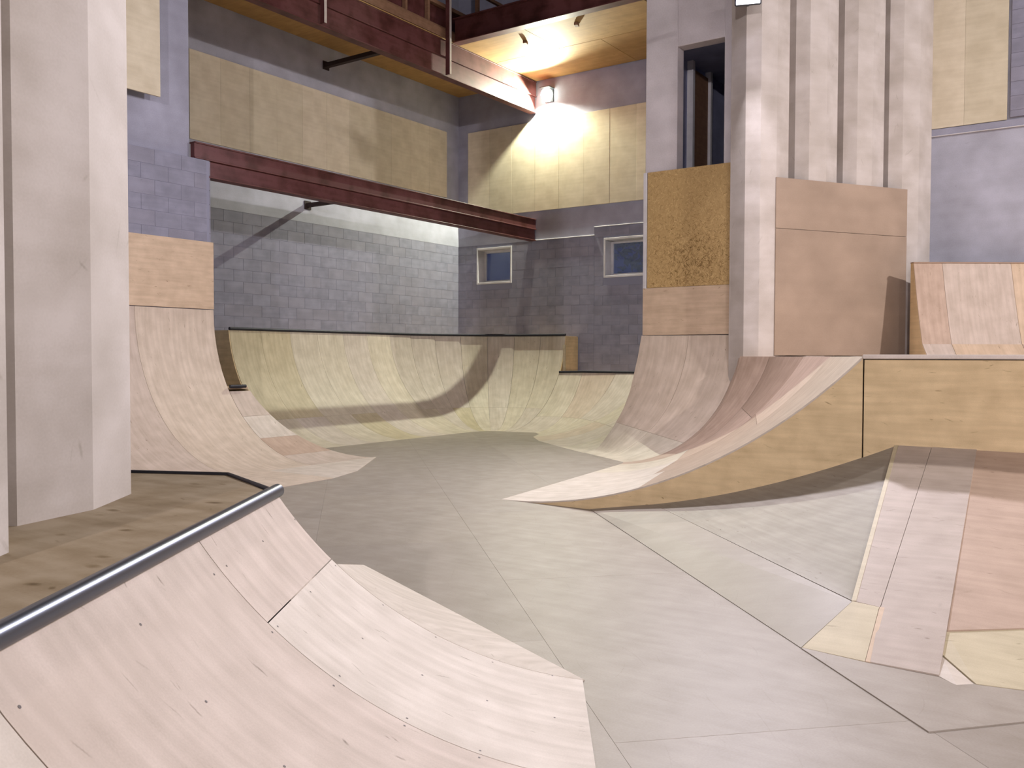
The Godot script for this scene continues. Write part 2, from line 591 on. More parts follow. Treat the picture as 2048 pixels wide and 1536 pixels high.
func build_shell_of_room():
	var w := struct("wall_left", "grey painted block wall behind the red beam on the left", "wall", Vector3(XL, 0, -12))
	bx("backing", Vector3(XL - 0.155, 5.2, -1.2), Vector3(0.3, 10.4, 31.0), M("joint"), w, 0, 0.0)
	blocks(w, 0, XL, -16.4, -9.45, 1.75, 3.93)
	bx("plaster_band", Vector3(XL - 0.027, 7.165, -1.25), Vector3(0.06, 6.47, 30.3), M("plaster_light"), w, 0, 0.0)

	var b := struct("wall_back", "dark grey block wall with two small windows at the far end", "wall", Vector3(-9, 0, ZB))
	var wins := [[-12.42, -11.45, 3.045, 3.86], [-9.13, -8.16, 3.045, 3.86]]
	# backing in pieces round the window openings
	bx("backing", Vector3(-3.5, 1.5225, ZB - 0.155), Vector3(19.5, 3.045, 0.3), M("joint"), b, 0, 0.0)
	bx("backing", Vector3(-3.5, 7.13, ZB - 0.155), Vector3(19.5, 6.54, 0.3), M("joint"), b, 0, 0.0)
	bx("backing", Vector3(-12.84, 3.4525, ZB - 0.155), Vector3(0.84, 0.815, 0.3), M("joint"), b, 0, 0.0)
	bx("backing", Vector3(-10.29, 3.4525, ZB - 0.155), Vector3(2.32, 0.815, 0.3), M("joint"), b, 0, 0.0)
	bx("backing", Vector3(-0.955, 3.4525, ZB - 0.155), Vector3(14.41, 0.815, 0.3), M("joint"), b, 0, 0.0)
	blocks(b, 1, ZB, XL, -9.36, 1.0, 3.93, wins)
	blocks(b, 1, ZB, -9.36, -5.9, 1.0, 4.10, wins)
	bx("plaster_band", Vector3((XL - 9.36) * 0.5, 7.165, ZB - 0.027), Vector3(-9.36 - XL, 6.47, 0.06), M("plaster"), b, 0, 0.0)
	bx("plaster_band", Vector3(-1.68, 7.25, ZB - 0.027), Vector3(15.36, 6.30, 0.06), M("plaster"), b, 0, 0.0)
	# thin pale bead where the plaster starts
	bx("plaster_edge", Vector3(-10.1, 3.938, ZB + 0.008), Vector3(1.5, 0.016, 0.03), M("white_paint"), b, 0, 0.004)
	bx("plaster_edge", Vector3(-8.0, 4.108, ZB + 0.008), Vector3(2.72, 0.016, 0.03), M("white_paint"), b, 0, 0.004)
	for i in 2:
		make_window("window_%d" % (i + 1), wins[i], ["small white framed window near the far corner, glass showing blue dusk", "small white framed window half hidden by the concrete tower"][i])

	# pier on the left, in the plane of the beams
	var p := struct("wall_pier", "lavender grey pier with block lower half carrying the red beams", "wall", Vector3(-11.9, 0, -5.4))
	bx("core", Vector3(-11.93, 5.2, -5.39), Vector3(2.05, 10.4, 4.77), M("plaster"), p, 0, 0.006)
	bx("core_lower", Vector3(-11.894, 2.075, -5.4985), Vector3(2.22, 4.15, 5.005), M("joint"), p, 0, 0.0)
	blocks(p, 0, XB + 0.02, -7.96, -3.0, 2.85, 4.15)
	blocks(p, 1, -8.005, -12.9, -10.8, 2.85, 4.15)

	# other walls, mostly out of view
	var r := struct("wall_right", "pale lavender wall above the ramp at the right edge", "wall", Vector3(1, 0, ZR))
	bx("backing", Vector3(1.7, 5.2, ZR - 0.25), Vector3(9.0, 10.4, 0.5), M("plaster_light"), r, 0, 0.0)
	var s := struct("wall_side", "plain grey wall on the right outside the picture", "wall", Vector3(6.1, 0, -4))
	bx("backing", Vector3(6.15, 5.2, -1.3), Vector3(0.3, 10.4, 30.4), M("plaster"), s, 0, 0.0)
	var f := struct("wall_front", "plain grey wall behind the viewer", "wall", Vector3(-3.5, 0, 14))
	bx("backing", Vector3(-3.4, 5.2, 14.1), Vector3(19.4, 10.4, 0.3), M("plaster"), f, 0, 0.0)
	var c := struct("ceiling", "dark roof high above the hall", "ceiling", Vector3(-3.5, ROOF, -4))
	bx("deck", Vector3(-3.5, ROOF + 0.1, -1.2), Vector3(20.0, 0.2, 31.2), M("roof"), c, 0, 0.0)
	for i in 11:
		bx("joist", Vector3(-3.5, ROOF - 0.15, -15.0 + i * 2.6), Vector3(19.0, 0.3, 0.12), M("lumber"), c, 0, 0.01)

	clad("ochre wood wool boards lining the upper left wall under the gallery", 0, XL, -15.94, 0.61, 11, 5.0, 6.47, -9.2)
	clad("ochre wood wool boards lining the far wall under the glowing lamp", 1, ZB, -12.66, 0.61, 11, 4.565, 6.49, -5.95)
	clad("ochre boards on the pier left of the gallery", 0, XB + 0.06, -7.20, 0.61, 6, 4.84, 8.6, -3.6)
	clad("ochre boards on the pale wall at the right edge, above the deck ramp", 1, ZR, -2.76, 0.56, 2, 4.84, 8.6, -1.63)
	var dk := struct("trim_1", "narrow grey ledge under the ochre boards at the right", "trim", Vector3(-1, 4.7, ZR))
	bx("ledge", Vector3(1.6, 4.78, ZR + 0.015), Vector3(8.8, 0.10, 0.03), M("plaster"), dk, 0, 0.004)
	bx("ledge_lip", Vector3(1.6, 4.725, ZR + 0.025), Vector3(8.8, 0.012, 0.05), M("white_paint"), dk, 0, 0.003)
	var pc := struct("wall_corner", "dark grey block pier at the right edge of the picture", "wall", Vector3(-1.3, 0, ZR))
	blocks(pc, 1, ZR + 0.055, -1.60, -0.6, 4.86, 8.0)

func make_window(called: String, h: Array, label: String):
	var w := struct(called, label, "window", Vector3((h[0] + h[1]) * 0.5, h[2], ZB))
	var x0: float = h[0]
	var x1: float = h[1]
	var y0: float = h[2]
	var y1: float = h[3]
	var z := ZB - 0.14
	var fw := 0.055
	# architrave on the wall face
	bx("frame", Vector3(x0 + 0.02, (y0 + y1) * 0.5, ZB - 0.16), Vector3(0.04, y1 - y0, 0.36), M("white_paint"), w)
	bx("frame", Vector3(x1 - 0.02, (y0 + y1) * 0.5, ZB - 0.16), Vector3(0.04, y1 - y0, 0.36), M("white_paint"), w)
	bx("frame", Vector3((x0 + x1) * 0.5, y0 + 0.022, ZB - 0.16), Vector3(x1 - x0 - 0.08, 0.044, 0.36), M("white_paint"), w)
	bx("frame", Vector3((x0 + x1) * 0.5, y1 - 0.022, ZB - 0.16), Vector3(x1 - x0 - 0.08, 0.044, 0.36), M("white_paint"), w)
	bx("sash", Vector3(x0 + 0.07, (y0 + y1) * 0.5, z - 0.1), Vector3(fw, y1 - y0 - 0.1, 0.05), M("white_paint"), w)
	bx("sash", Vector3(x1 - 0.07, (y0 + y1) * 0.5, z - 0.1), Vector3(fw, y1 - y0 - 0.1, 0.05), M("white_paint"), w)
	var sa := bx("sash", Vector3((x0 + x1) * 0.5, y0 + 0.07, z - 0.1), Vector3(x1 - x0 - 0.2, fw, 0.05), M("white_paint"), w)
	bx("sash", Vector3((x0 + x1) * 0.5, y1 - 0.07, z - 0.1), Vector3(x1 - x0 - 0.2, fw, 0.05), M("white_paint"), w)
	bx("pane", Vector3((x0 + x1) * 0.5, (y0 + y1) * 0.5, z - 0.1), Vector3(x1 - x0 - 0.2, y1 - y0 - 0.2, 0.008), M("glass"), sa, 0, 0.0)

# vertical boards 61 cm wide fixed to a wall
func clad(label: String, plane: int, c: float, start: float, wd: float, n: int, y0: float, y1: float, lim: float):
	var at := Vector3(c, y0, start) if plane == 0 else Vector3(start, y0, c)
	var t := thing("wall_cladding", label, "cladding", at, "ochre board claddings on the walls")
	for i in n:
		var a := start + i * wd
		if a > lim - 0.05:
			break
		var b: float = min(a + wd, lim)
		var o := rng.randf_range(0.0, 0.002)
		var mt := M("board%d" % rng.randi_range(0, 2))
		var L := snapped(b - a - 0.002, 0.001)
		if plane == 0:
			bx("board", Vector3(c + 0.014 + o, (y0 + y1) * 0.5, (a + b) * 0.5), Vector3(0.028, y1 - y0, L), mt, t, 0, 0.0012)
		else:
			bx("board", Vector3((a + b) * 0.5, (y0 + y1) * 0.5, c + 0.014 + o), Vector3(L, y1 - y0, 0.028), mt, t, 0, 0.0012)

# ------------------------------------------------------------------ galleries, beams
func beam_along_z(label: String, y0: float, y1: float, z0: float, z1: float, zu: float):
	var t := thing("steel_beam", label, "beam", Vector3(XB - 0.12, y0, (z0 + z1) * 0.5), "red steel beams")
	var ym := lerpf(y0, y1, 0.53)
	var L := z1 - z0
	var zc := (z0 + z1) * 0.5
	var Lu := zu - z0
	var zuc := (z0 + zu) * 0.5
	bx("lower_web", Vector3(XB - 0.075, (y0 + ym) * 0.5, zc), Vector3(0.07, ym - y0 - 0.02, L), M("red"), t)
	bx("upper_web", Vector3(XB - 0.06, (y1 + ym) * 0.5, zuc), Vector3(0.09, y1 - ym - 0.02, Lu), M("red"), t)
	bx("bottom_flange", Vector3(XB - 0.085, y0 + 0.010, zc), Vector3(0.17, 0.020, L), M("red"), t)
	bx("middle_flange", Vector3(XB - 0.075, ym, zuc), Vector3(0.15, 0.024, Lu), M("red"), t)
	bx("top_flange", Vector3(XB - 0.065, y1 - 0.011, zuc), Vector3(0.13, 0.022, Lu), M("red"), t)
	return t

func build_galleries():
	beam_along_z("long rust red steel beam running under the ochre boards to the far wall", 3.92, 4.39, -16.39, -7.97, -7.79)
	var ub = beam_along_z("rust red steel edge beam of the gallery, close under the ceiling", 6.67, 7.34, -16.39, -3.0, -3.0)
	# bright stiffener plates on the outer face of the gallery beam
	for z in [-6.98, -10.13, -13.28]:
		var h := 3.05
		var po := bx("post", Vector3(XB + 0.055, 6.69 + h * 0.5, z), Vector3(0.11, h, 0.012), M("red"), ub, 0, 0.002)
		bx("post_edge", Vector3(XB + 0.115, 6.69 + h * 0.5, z), Vector3(0.012, h, 0.05), M("white_wood"), po, 0, 0.002)
	# ties between beam and wall
	var t1 := thing("steel_tie", "dark steel tie from the lower red beam to the left wall", "tie", Vector3(-11.9, 4.2, -11.8))
	bx("bar", Vector3(-11.92, 4.255, -11.8), Vector3(2.06, 0.07, 0.09), M("tie"), t1)
	bx("wall_plate", Vector3(XL + 0.012, 4.255, -11.8), Vector3(0.02, 0.16, 0.16), M("tie"), t1)
	var t2 := thing("steel_tie", "dark steel tie under the gallery ceiling at the left", "tie", Vector3(-11.9, 6.95, -12.28))
	bx("bar", Vector3(-11.92, 6.99, -12.28), Vector3(2.06, 0.08, 0.10), M("tie"), t2)
	bx("wall_plate", Vector3(XL + 0.012, 6.99, -12.28), Vector3(0.02, 0.16, 0.16), M("tie"), t2)
	# gallery soffits of plywood sheets
	var c1 := struct("ceiling_gallery", "orange brown plywood soffit of the left gallery", "ceiling", Vector3(-11.9, 7.35, -9))
	var z := -16.4
	var i := 0
	while z < -3.0:
		bx("plywood_sheet", Vector3(-11.88, 7.36, z + 1.22), Vector3(2.14, 0.02, 2.437), M("ceiling" if i % 2 == 0 else "ceiling1"), c1, 0, 0.002)
		z += 2.44
		i += 1
	bx("slab", Vector3(-11.9, 7.46, -9.7), Vector3(2.18, 0.16, 13.4), M("lumber"), c1, 0, 0.0)
	var c2 := struct("ceiling_balcony", "plywood soffit over the far wall, lit by the lamp", "ceiling", Vector3(-8, 7.35, -15))
	var x := -10.79
	i = 0
	while x < -6.3:
		for k in 2:
			var za: float = [-16.38, -14.89][k]
			var zb: float = [-14.89, -13.62][k]
			var sh := 0.0 if k == 0 else -0.9
			bx("plywood_sheet", Vector3(x + 1.2 + sh, 7.36 + 0.002 * k, (za + zb) * 0.5), Vector3(2.394, 0.02, zb - za - 0.004), M("ceiling" if (i + k) % 2 == 0 else "ceiling1"), c2, 0, 0.002)
		x += 2.4
		i += 1
	bx("slab", Vector3(-8.43, 7.47, -15.0), Vector3(4.7, 0.16, 2.76), M("lumber"), c2, 0, 0.0)
	for pp in [[-9.62, -14.2], [-8.35, -13.95]]:
		bx("bracket", Vector3(pp[0], 7.325, pp[1]), Vector3(0.07, 0.05, 0.12), M("lumber"), c2, 0.3)
	var rb := thing("steel_beam", "dark red edge beam across the front of the far balcony", "beam", Vector3(-4.6, 7.34, -13.55), "red steel beams")
	bx("web", Vector3(-8.43, 7.56, -13.56), Vector3(4.7, 0.44, 0.06), M("red"), rb)
	bx("bottom_flange", Vector3(-8.43, 7.345, -13.55), Vector3(4.7, 0.022, 0.20), M("red"), rb)
	bx("top_flange", Vector3(-8.43, 7.78, -13.55), Vector3(4.7, 0.022, 0.20), M("red"), rb)
	# railings of sawn lumber on both galleries
	var ra := thing("timber_railing", "sawn timber stud railing on top of the left gallery beam", "railing", Vector3(-10.9, 7.55, -9))
	bx("bottom_rail", Vector3(-10.93, 7.58, -9.7), Vector3(0.09, 0.07, 13.3), M("lumber"), ra)
	bx("top_rail", Vector3(-10.93, 8.02, -9.7), Vector3(0.09, 0.07, 13.3), M("lumber"), ra)
	for k in 21:
		bx("stud", Vector3(-10.93, 7.80, -16.0 + k * 0.62), Vector3(0.09, 0.37, 0.05), M("lumber"), ra)
	bx("kick_board", Vector3(-11.0, 7.80, -9.7), Vector3(0.02, 0.40, 13.3), M("red"), ra)
	bx("hand_rail", Vector3(-10.93, 8.62, -9.7), Vector3(0.07, 0.06, 13.3), M("lumber"), ra)
	var rc := thing("timber_railing", "dark timber rail above the far balcony edge", "railing", Vector3(-4.7, 7.8, -13.6))
	bx("hand_rail", Vector3(-8.43, 8.62, -13.6), Vector3(4.7, 0.07, 0.06), M("lumber"), rc)
	for k in 3:
		bx("post", Vector3(-10.3 + k * 1.9, 8.2, -13.6), Vector3(0.07, 0.80, 0.06), M("lumber"), rc)

# ------------------------------------------------------------------ concrete tower
var TV := Vector3(0.5446, 0, -0.8387)
var TN := Vector3(0.8387, 0, 0.5446)
var TK := Vector3(-4.223, 0, -11.9)

func build_tower():
	var t := struct("wall_tower", "pale concrete tower with tall ribs and a dark opening", "wall", Vector3(-4.6, 0, -12.6))
	# left face: slabs round the opening
	var z0 := -12.1
	var th := 0.22
	var zc := z0 - th * 0.5
	bx("slab", Vector3(-5.80, 5.2, zc), Vector3(0.50, 10.4, th), M("concrete_smooth"), t, 0, 0.008)
	bx("slab", Vector3(-4.66, 5.2, zc), Vector3(0.36, 10.4, th), M("concrete_smooth"), t, 0, 0.008)
	bx("lintel", Vector3(-5.195, 8.14, zc), Vector3(0.71, 4.52, th), M("concrete_smooth"), t, 0, 0.008)
	bx("sill_slab", Vector3(-5.195, 2.0, zc), Vector3(0.71, 4.0, th), M("concrete_smooth"), t, 0, 0.008)
	# inside of the shaft
	bx("shaft_wall", Vector3(-5.95, 5.2, -13.9), Vector3(0.2, 10.4, 3.4), M("bluelit_shaft"), t, 0, 0.0)
	bx("shaft_back", Vector3(-4.35, 5.2, -15.7), Vector3(3.0, 10.4, 0.2), M("bluelit_shaft"), t, 0, 0.0)
	part("shaft_ceiling", prism(PackedVector2Array([Vector2(-5.9, -12.33), Vector2(-4.75, -12.33), Vector2(-2.95, -15.2), Vector2(-2.95, -15.65), Vector2(-5.9, -15.65)]), Vector3(0, 6.0, 0), Vector3.RIGHT, Vector3.BACK, Vector3(0, 0.2, 0)), M("bluelit_shaft"), t)
	bx("shaft_frame", Vector3(-5.80, 4.75, -13.15), Vector3(0.10, 2.5, 0.08), M("white_paint"), t)
	bx("shaft_frame", Vector3(-5.80, 4.75, -13.85), Vector3(0.10, 2.5, 0.08), M("white_paint"), t)
	bx("shaft_door", Vector3(-5.82, 4.7, -13.5), Vector3(0.05, 2.4, 0.62), M("lumber"), t)
	# ribs of the right-hand face, each one a part
	var ribs := [[-0.17, -0.02, 0.245, 0.515], [0.655, 0.79, 1.09, 1.355], [1.50, 1.63, 1.91, 2.205], [2.335, 2.47, 2.79, 3.12]]
	for r in ribs:
		var pts := PackedVector2Array([Vector2(r[0], -0.13), Vector2(r[1], 0.0), Vector2(r[2], 0.0), Vector2(r[3], -0.09), Vector2(r[3] + 0.04, -0.42), Vector2(r[0] - 0.03, -0.42)])
		part("rib", prism(pts, TK, TV, TN, Vector3(0, 10.4, 0)), M("concrete"), t)
	part("wall_behind_ribs", prism(PackedVector2Array([Vector2(-0.2, -0.40), Vector2(3.3, -0.40), Vector2(3.3, -0.6), Vector2(0.2, -0.6)]), TK, TV, TN, Vector3(0, 10.4, 0)), M("concrete"), t)
	bx("arris", Vector3(-4.505, 5.2, -12.085), Vector3(0.03, 10.4, 0.04), M("concrete"), t, 0, 0.01)

	# masonite sheets across the ribs above the deck
	var s := thing("wall_sheet", "large tan hardboard sheets screwed across the concrete ribs", "board", TK + TV * 1.4 + Vector3(0, DECK_Y, 0))
	for q in [[1.44, 3.162], [3.168, 3.85]]:
		part("hardboard_sheet", prism(PackedVector2Array([Vector2(0.235, q[0]), Vector2(2.56, q[0]), Vector2(2.56, q[1]), Vector2(0.235, q[1])]), TK + TN * 0.003, TV, Vector3.UP, TN * 0.014), M("masonite"), s)

	# dirty strand board and its frame on the left face
	var o := thing("strand_board", "ochre strand board on the tower, blackened by wheel marks low down", "board", Vector3(-5.26, 2.4, -12.09))
	var st := SurfaceTool.new()
	st.begin(Mesh.PRIMITIVE_TRIANGLES)
	var A := Vector3(-5.99, 2.43, -12.06)
	var w := Vector3(1.40, 0, 0)
	var h := Vector3(0, 1.69, 0)
	quad(st, A, A + w, A + w + h, A + h, Vector3(0, 0, 1), Vector2(0, 1), Vector2(1, 1), Vector2(1, 0), Vector2(0, 0))
	part("board_face", st.commit(), M("osb"), o)
	bx("board_core", A + (w + h) * 0.5 - Vector3(0, 0, 0.013), Vector3(1.40, 1.69, 0.022), M("side"), o, 0, 0.002)
	bx("edge_strip", Vector3(-6.03, 3.27, -12.075), Vector3(0.055, 1.70, 0.04), M("white_paint"), o)
	bx("edge_strip", Vector3(-4.555, 3.27, -12.075), Vector3(0.035, 1.70, 0.04), M("white_paint"), o)

# ------------------------------------------------------------------ floor
func build_floor():
	var f := struct("floor", "worn grey plywood sheets covering the skatepark floor", "floor", Vector3(-4, 0, -7))
	bx("slab", Vector3(-3.45, -0.165, -1.2), Vector3(19.3, 0.30, 30.6), M("joint"), f, 0, 0.0)
	var e1 := Vector2(0.7071, 0.7071)
	var e2 := Vector2(0.7071, -0.7071)
	var o := Vector2(-4.145, -7.209)
	var mesh := cbox(Vector3(2.4390, 0.014, 1.2192), 0.0006)
	for i in range(-5, 6):
		for j in range(-8, 5):
			var sh := 1.22 if posmod(j, 2) == 1 else 0.0
			var c := o + e1 * (i * 2.44 + sh) + e2 * (j * 1.2200 + 0.61)
			if c.x < -11.6 or c.x > 3.4 or c.y < -14.8 or c.y > 2.2:
				continue
			var s := part("plywood_sheet", mesh, M("floor%d" % rng.randi_range(0, 2)), f)
			s.position += Vector3(c.x, -0.007 + rng.randf_range(-0.0004, 0.0), c.y)
			s.rotation.y = -PI / 4
	# dusty sheets between the tall left ramp and the floor
	var pc := PackedVector2Array([Vector2(-8.75, -3.0), Vector2(-7.45, -3.0), Vector2(-7.56, -6.4), Vector2(-7.64, -7.33), Vector2(-8.75, -7.33)])
	part("ramp_apron", prism(pc, Vector3(0, 0.0, 0), Vector3.RIGHT, Vector3.BACK, Vector3(0, 0.006, 0)), M("beige_flat"), f)
	var pd := PackedVector2Array([Vector2(-8.75, -7.334), Vector2(-7.64, -7.334), Vector2(-7.89, -7.98), Vector2(-8.73, -9.20), Vector2(-8.75, -9.20)])
	part("ramp_apron", prism(pd, Vector3(0, 0.0, 0), Vector3.RIGHT, Vector3.BACK, Vector3(0, 0.006, 0)), M("pale_flat"), f)

# ------------------------------------------------------------------ far bowl
func build_bowl():
	var t := thing("bowl_ramp", "curved plywood bowl filling the far corner, lit by the lamp", "ramp", Vector3(-11, 0, -13))
	var H := 1.85
	var secs := []
	# along the left wall
	var z := -9.5
	var n := 6
	for i in n + 1:
		var zz: float = lerp(-9.5, -13.35, float(i) / n)
		secs.append(arc(Vector2(-10.25, zz), Vector2(-12.3, zz), H))
	var cc := Vector2(-9.75, -13.35)
	for i in range(1, 8):
		var a := PI + (PI / 2) * i / 7.0
		var d := Vector2(cos(a), sin(a))
		secs.append(arc(cc + d * 0.5, cc + d * 2.55, H))
	var keys := ["cream", "pale", "cream", "straw", "pale", "cream", "cream", "pale", "straw", "cream", "pale", "cream", "pale"]
	for i in secs.size() - 1:
		ply(t, secs[i], secs[i + 1], M(keys[i % keys.size()]), 0.0, 0.42, "plywood_sheet", 3)
		ply(t, secs[i], secs[i + 1], M(keys[(i * 5 + 3) % keys.size()]), 0.42, 1.0, "plywood_sheet", 3)
	# coping pipe round the top
	var path := []
	for s in secs:
		path.append(s[s.size() - 1] + Vector3(0, 0.012, 0))
	part("coping", tube(path, 0.028), M("dark_steel"), t)
	# top platform behind the coping
	var pts := PackedVector2Array()
	for s in secs:
		pts.append(Vector2(s[s.size() - 1].x, s[s.size() - 1].z))
	pts.append(Vector2(-9.75, -16.39))
	pts.append(Vector2(-12.94, -16.39))
	pts.append(Vector2(-12.94, -9.5))
	part("platform", prism(pts, Vector3(0, H - 0.03, 0), Vector3.RIGHT, Vector3.BACK, Vector3(0, 0.018, 0)), M("tan_flat"), t)
	# near end panel of the bowl
	var ep := PackedVector2Array([Vector2(-12.94, 0.0)])
	var s0: Array = secs[0]
	for p in s0:
		ep.append(Vector2(p.x, p.y - 0.012 if p.y > 0.013 else 0.001))
	ep.append(Vector2(-12.94, H - 0.03))
	part("end_panel", prism(ep, Vector3(0, 0, -9.5), Vector3.RIGHT, Vector3.UP, Vector3(0, 0, 0.018)), M("side"), t)
	# end of the tall part at the far wall
	var eq := PackedVector2Array()
	var sE: Array = secs[secs.size() - 1]
	for p in sE:
		if p.y > 1.05:
			eq.append(Vector2(p.z, p.y - 0.012))
	eq.append(Vector2(-16.38, H - 0.03))
	eq.append(Vector2(-16.38, 1.05))
	part("end_panel", prism(eq, Vector3(-9.752, 0, 0), Vector3.BACK, Vector3.UP, Vector3(0.018, 0, 0)), M("side"), t)
	bx("batten", Vector3(-9.70, 1.38, -15.78), Vector3(0.05, 0.55, 0.04), M("straw_flat"), t)

	# low part running on to the right
	var u := thing("bowl_ramp", "low curved plywood ramp under the right hand window of the far wall", "ramp", Vector3(-8.5, 0, -14.5))
	var HL := 1.10
	var tall := arc(Vector2(-9.748, -13.85), Vector2(-9.748, -15.90), H, 64)
	var low_end := []
	for p in tall:
		if p.y <= HL:
			low_end.append(p)
	low_end = resample(low_end, 18)
	var low := [
		low_end,
		arc(Vector2(-9.20, -13.95), Vector2(-9.20, -15.66), HL),
		arc(Vector2(-8.98, -13.75), Vector2(-8.45, -15.69), HL),
		arc(Vector2(-8.75, -13.20), Vector2(-7.55, -15.55), HL),
		arc(Vector2(-8.25, -12.62), Vector2(-6.9, -14.9), HL),
		arc(Vector2(-7.45, -12.0), Vector2(-6.5, -13.9), HL),
		arc(Vector2(-6.70, -11.45), Vector2(-6.2, -12.7), HL)]
	var lk := ["pale", "cream", "cream", "beige", "pale", "cream"]
	for i in low.size() - 1:
		ply(u, low[i], low[i + 1], M(lk[i]), 0.0, 0.45)
		ply(u, low[i], low[i + 1], M(lk[(i + 2) % 6]), 0.45, 1.0)
	var lp := []
	var pl := PackedVector2Array()
	for i in low.size():
		var e: Vector3 = low[i][low[i].size() - 1]
		lp.append(e + Vector3(0, 0.012, 0))
		pl.append(Vector2(e.x, e.z))
	part("coping", tube(lp, 0.024), M("dark_steel"), u)
	pl.append(Vector2(-6.2, -16.38))
	pl.append(Vector2(-9.73, -16.38))
	part("platform", prism(pl, Vector3(0, HL - 0.02, 0), Vector3.RIGHT, Vector3.BACK, Vector3(0, 0.018, 0)), M("tan_flat"), u)

# ------------------------------------------------------------------ tall quarter pipe on the left
func build_left_quarter():
	var t := thing("quarter_pipe", "tall tan quarter pipe with a vertical extension against the left pier", "ramp", Vector3(-9.8, 0, -6))
	var R := 2.09
	var zs := [-8.05, -6.83, -5.61, -4.39, -3.17]
	var ks := ["beige", "pink", "pink", "pale"]
	for i in 4:
		var a := arc(Vector2(-8.73, zs[i]), Vector2(-10.768, zs[i]), 2.06)
		var b := arc(Vector2(-8.73, zs[i + 1]), Vector2(-10.768, zs[i + 1]), 2.06)
		if i == 0:
			# the seam of the first sheet runs at a slant in the photograph
			ply(t, a, b, M(ks[i]), 0.0, 1.0, "plywood_sheet", 4)
		else:
			ply(t, a, b, M(ks[i]), 0.0, 1.0)
	bx("extension_sheet", Vector3(-10.765, 2.54, -6.83), Vector3(0.018, 0.94, 2.436), M("tan_flat"), t, 0, 0.002)
	bx("extension_sheet", Vector3(-10.765, 2.54, -4.39), Vector3(0.018, 0.94, 2.436), M("tan_flat"), t, 0, 0.002)
	# end panel above the low part
	var ep := PackedVector2Array([Vector2(-10.86, 0.0)])
	for p in arc(Vector2(-8.73, 0), Vector2(-10.768, 0), 2.06):
		ep.append(Vector2(p.x, max(p.y - 0.012, 0.001)))
	ep.append(Vector2(-10.86, 2.05))
	part("end_panel", prism(ep, Vector3(0, 0, -8.046), Vector3.RIGHT, Vector3.UP, Vector3(0, 0, 0.018)), M("side"), t)

	# low part with the slanting far edge
	var u := thing("quarter_pipe", "low slanting plywood ramp end between the tall ramp and the bowl", "ramp", Vector3(-9.8, 0, -8.5))
	var full := arc(Vector2(-8.73, -8.054), Vector2(-10.768, -8.054), 2.06, 48)
	var near := []
	var far := []
	for p in full:
		if p.y <= 0.97:
			near.append(p)
			var k: float = clamp((p.x + 8.73) / (-10.45 + 8.73), 0.0, 1.0)
			far.append(Vector3(p.x, p.y, lerp(-9.20, -8.40, k)))
	var m3 := [["pink", 0.0, 0.30], ["rose", 0.30, 0.55], ["pale", 0.55, 0.78], ["pink", 0.78, 1.0]]
	for q in m3:
		ply(u, near, far, M(q[0]), q[1], q[2], "plywood_sheet", 3)
	var topn: Vector3 = near[near.size() - 1]
	bx("platform", Vector3(-11.6, 0.955, -8.24), Vector3(2.2, 0.03, 0.38), M("tan_flat"), u)
	part("coping", tube([Vector3(topn.x, 0.985, -8.06), Vector3(topn.x, 0.985, -8.33)], 0.025), M("dark_steel"), u)
	var sk := []
	for p in far:
		sk.append([p - Vector3(0, 0.012, 0), Vector3(p.x, 0.0, p.z)])
	part("skirt", shell(sk, 0.012, Vector3(0, 0, -1)), M("side"), u)
	bx("fascia", Vector3(-11.57, 0.47, -8.42), Vector3(2.2, 0.93, 0.018), M("side"), u)

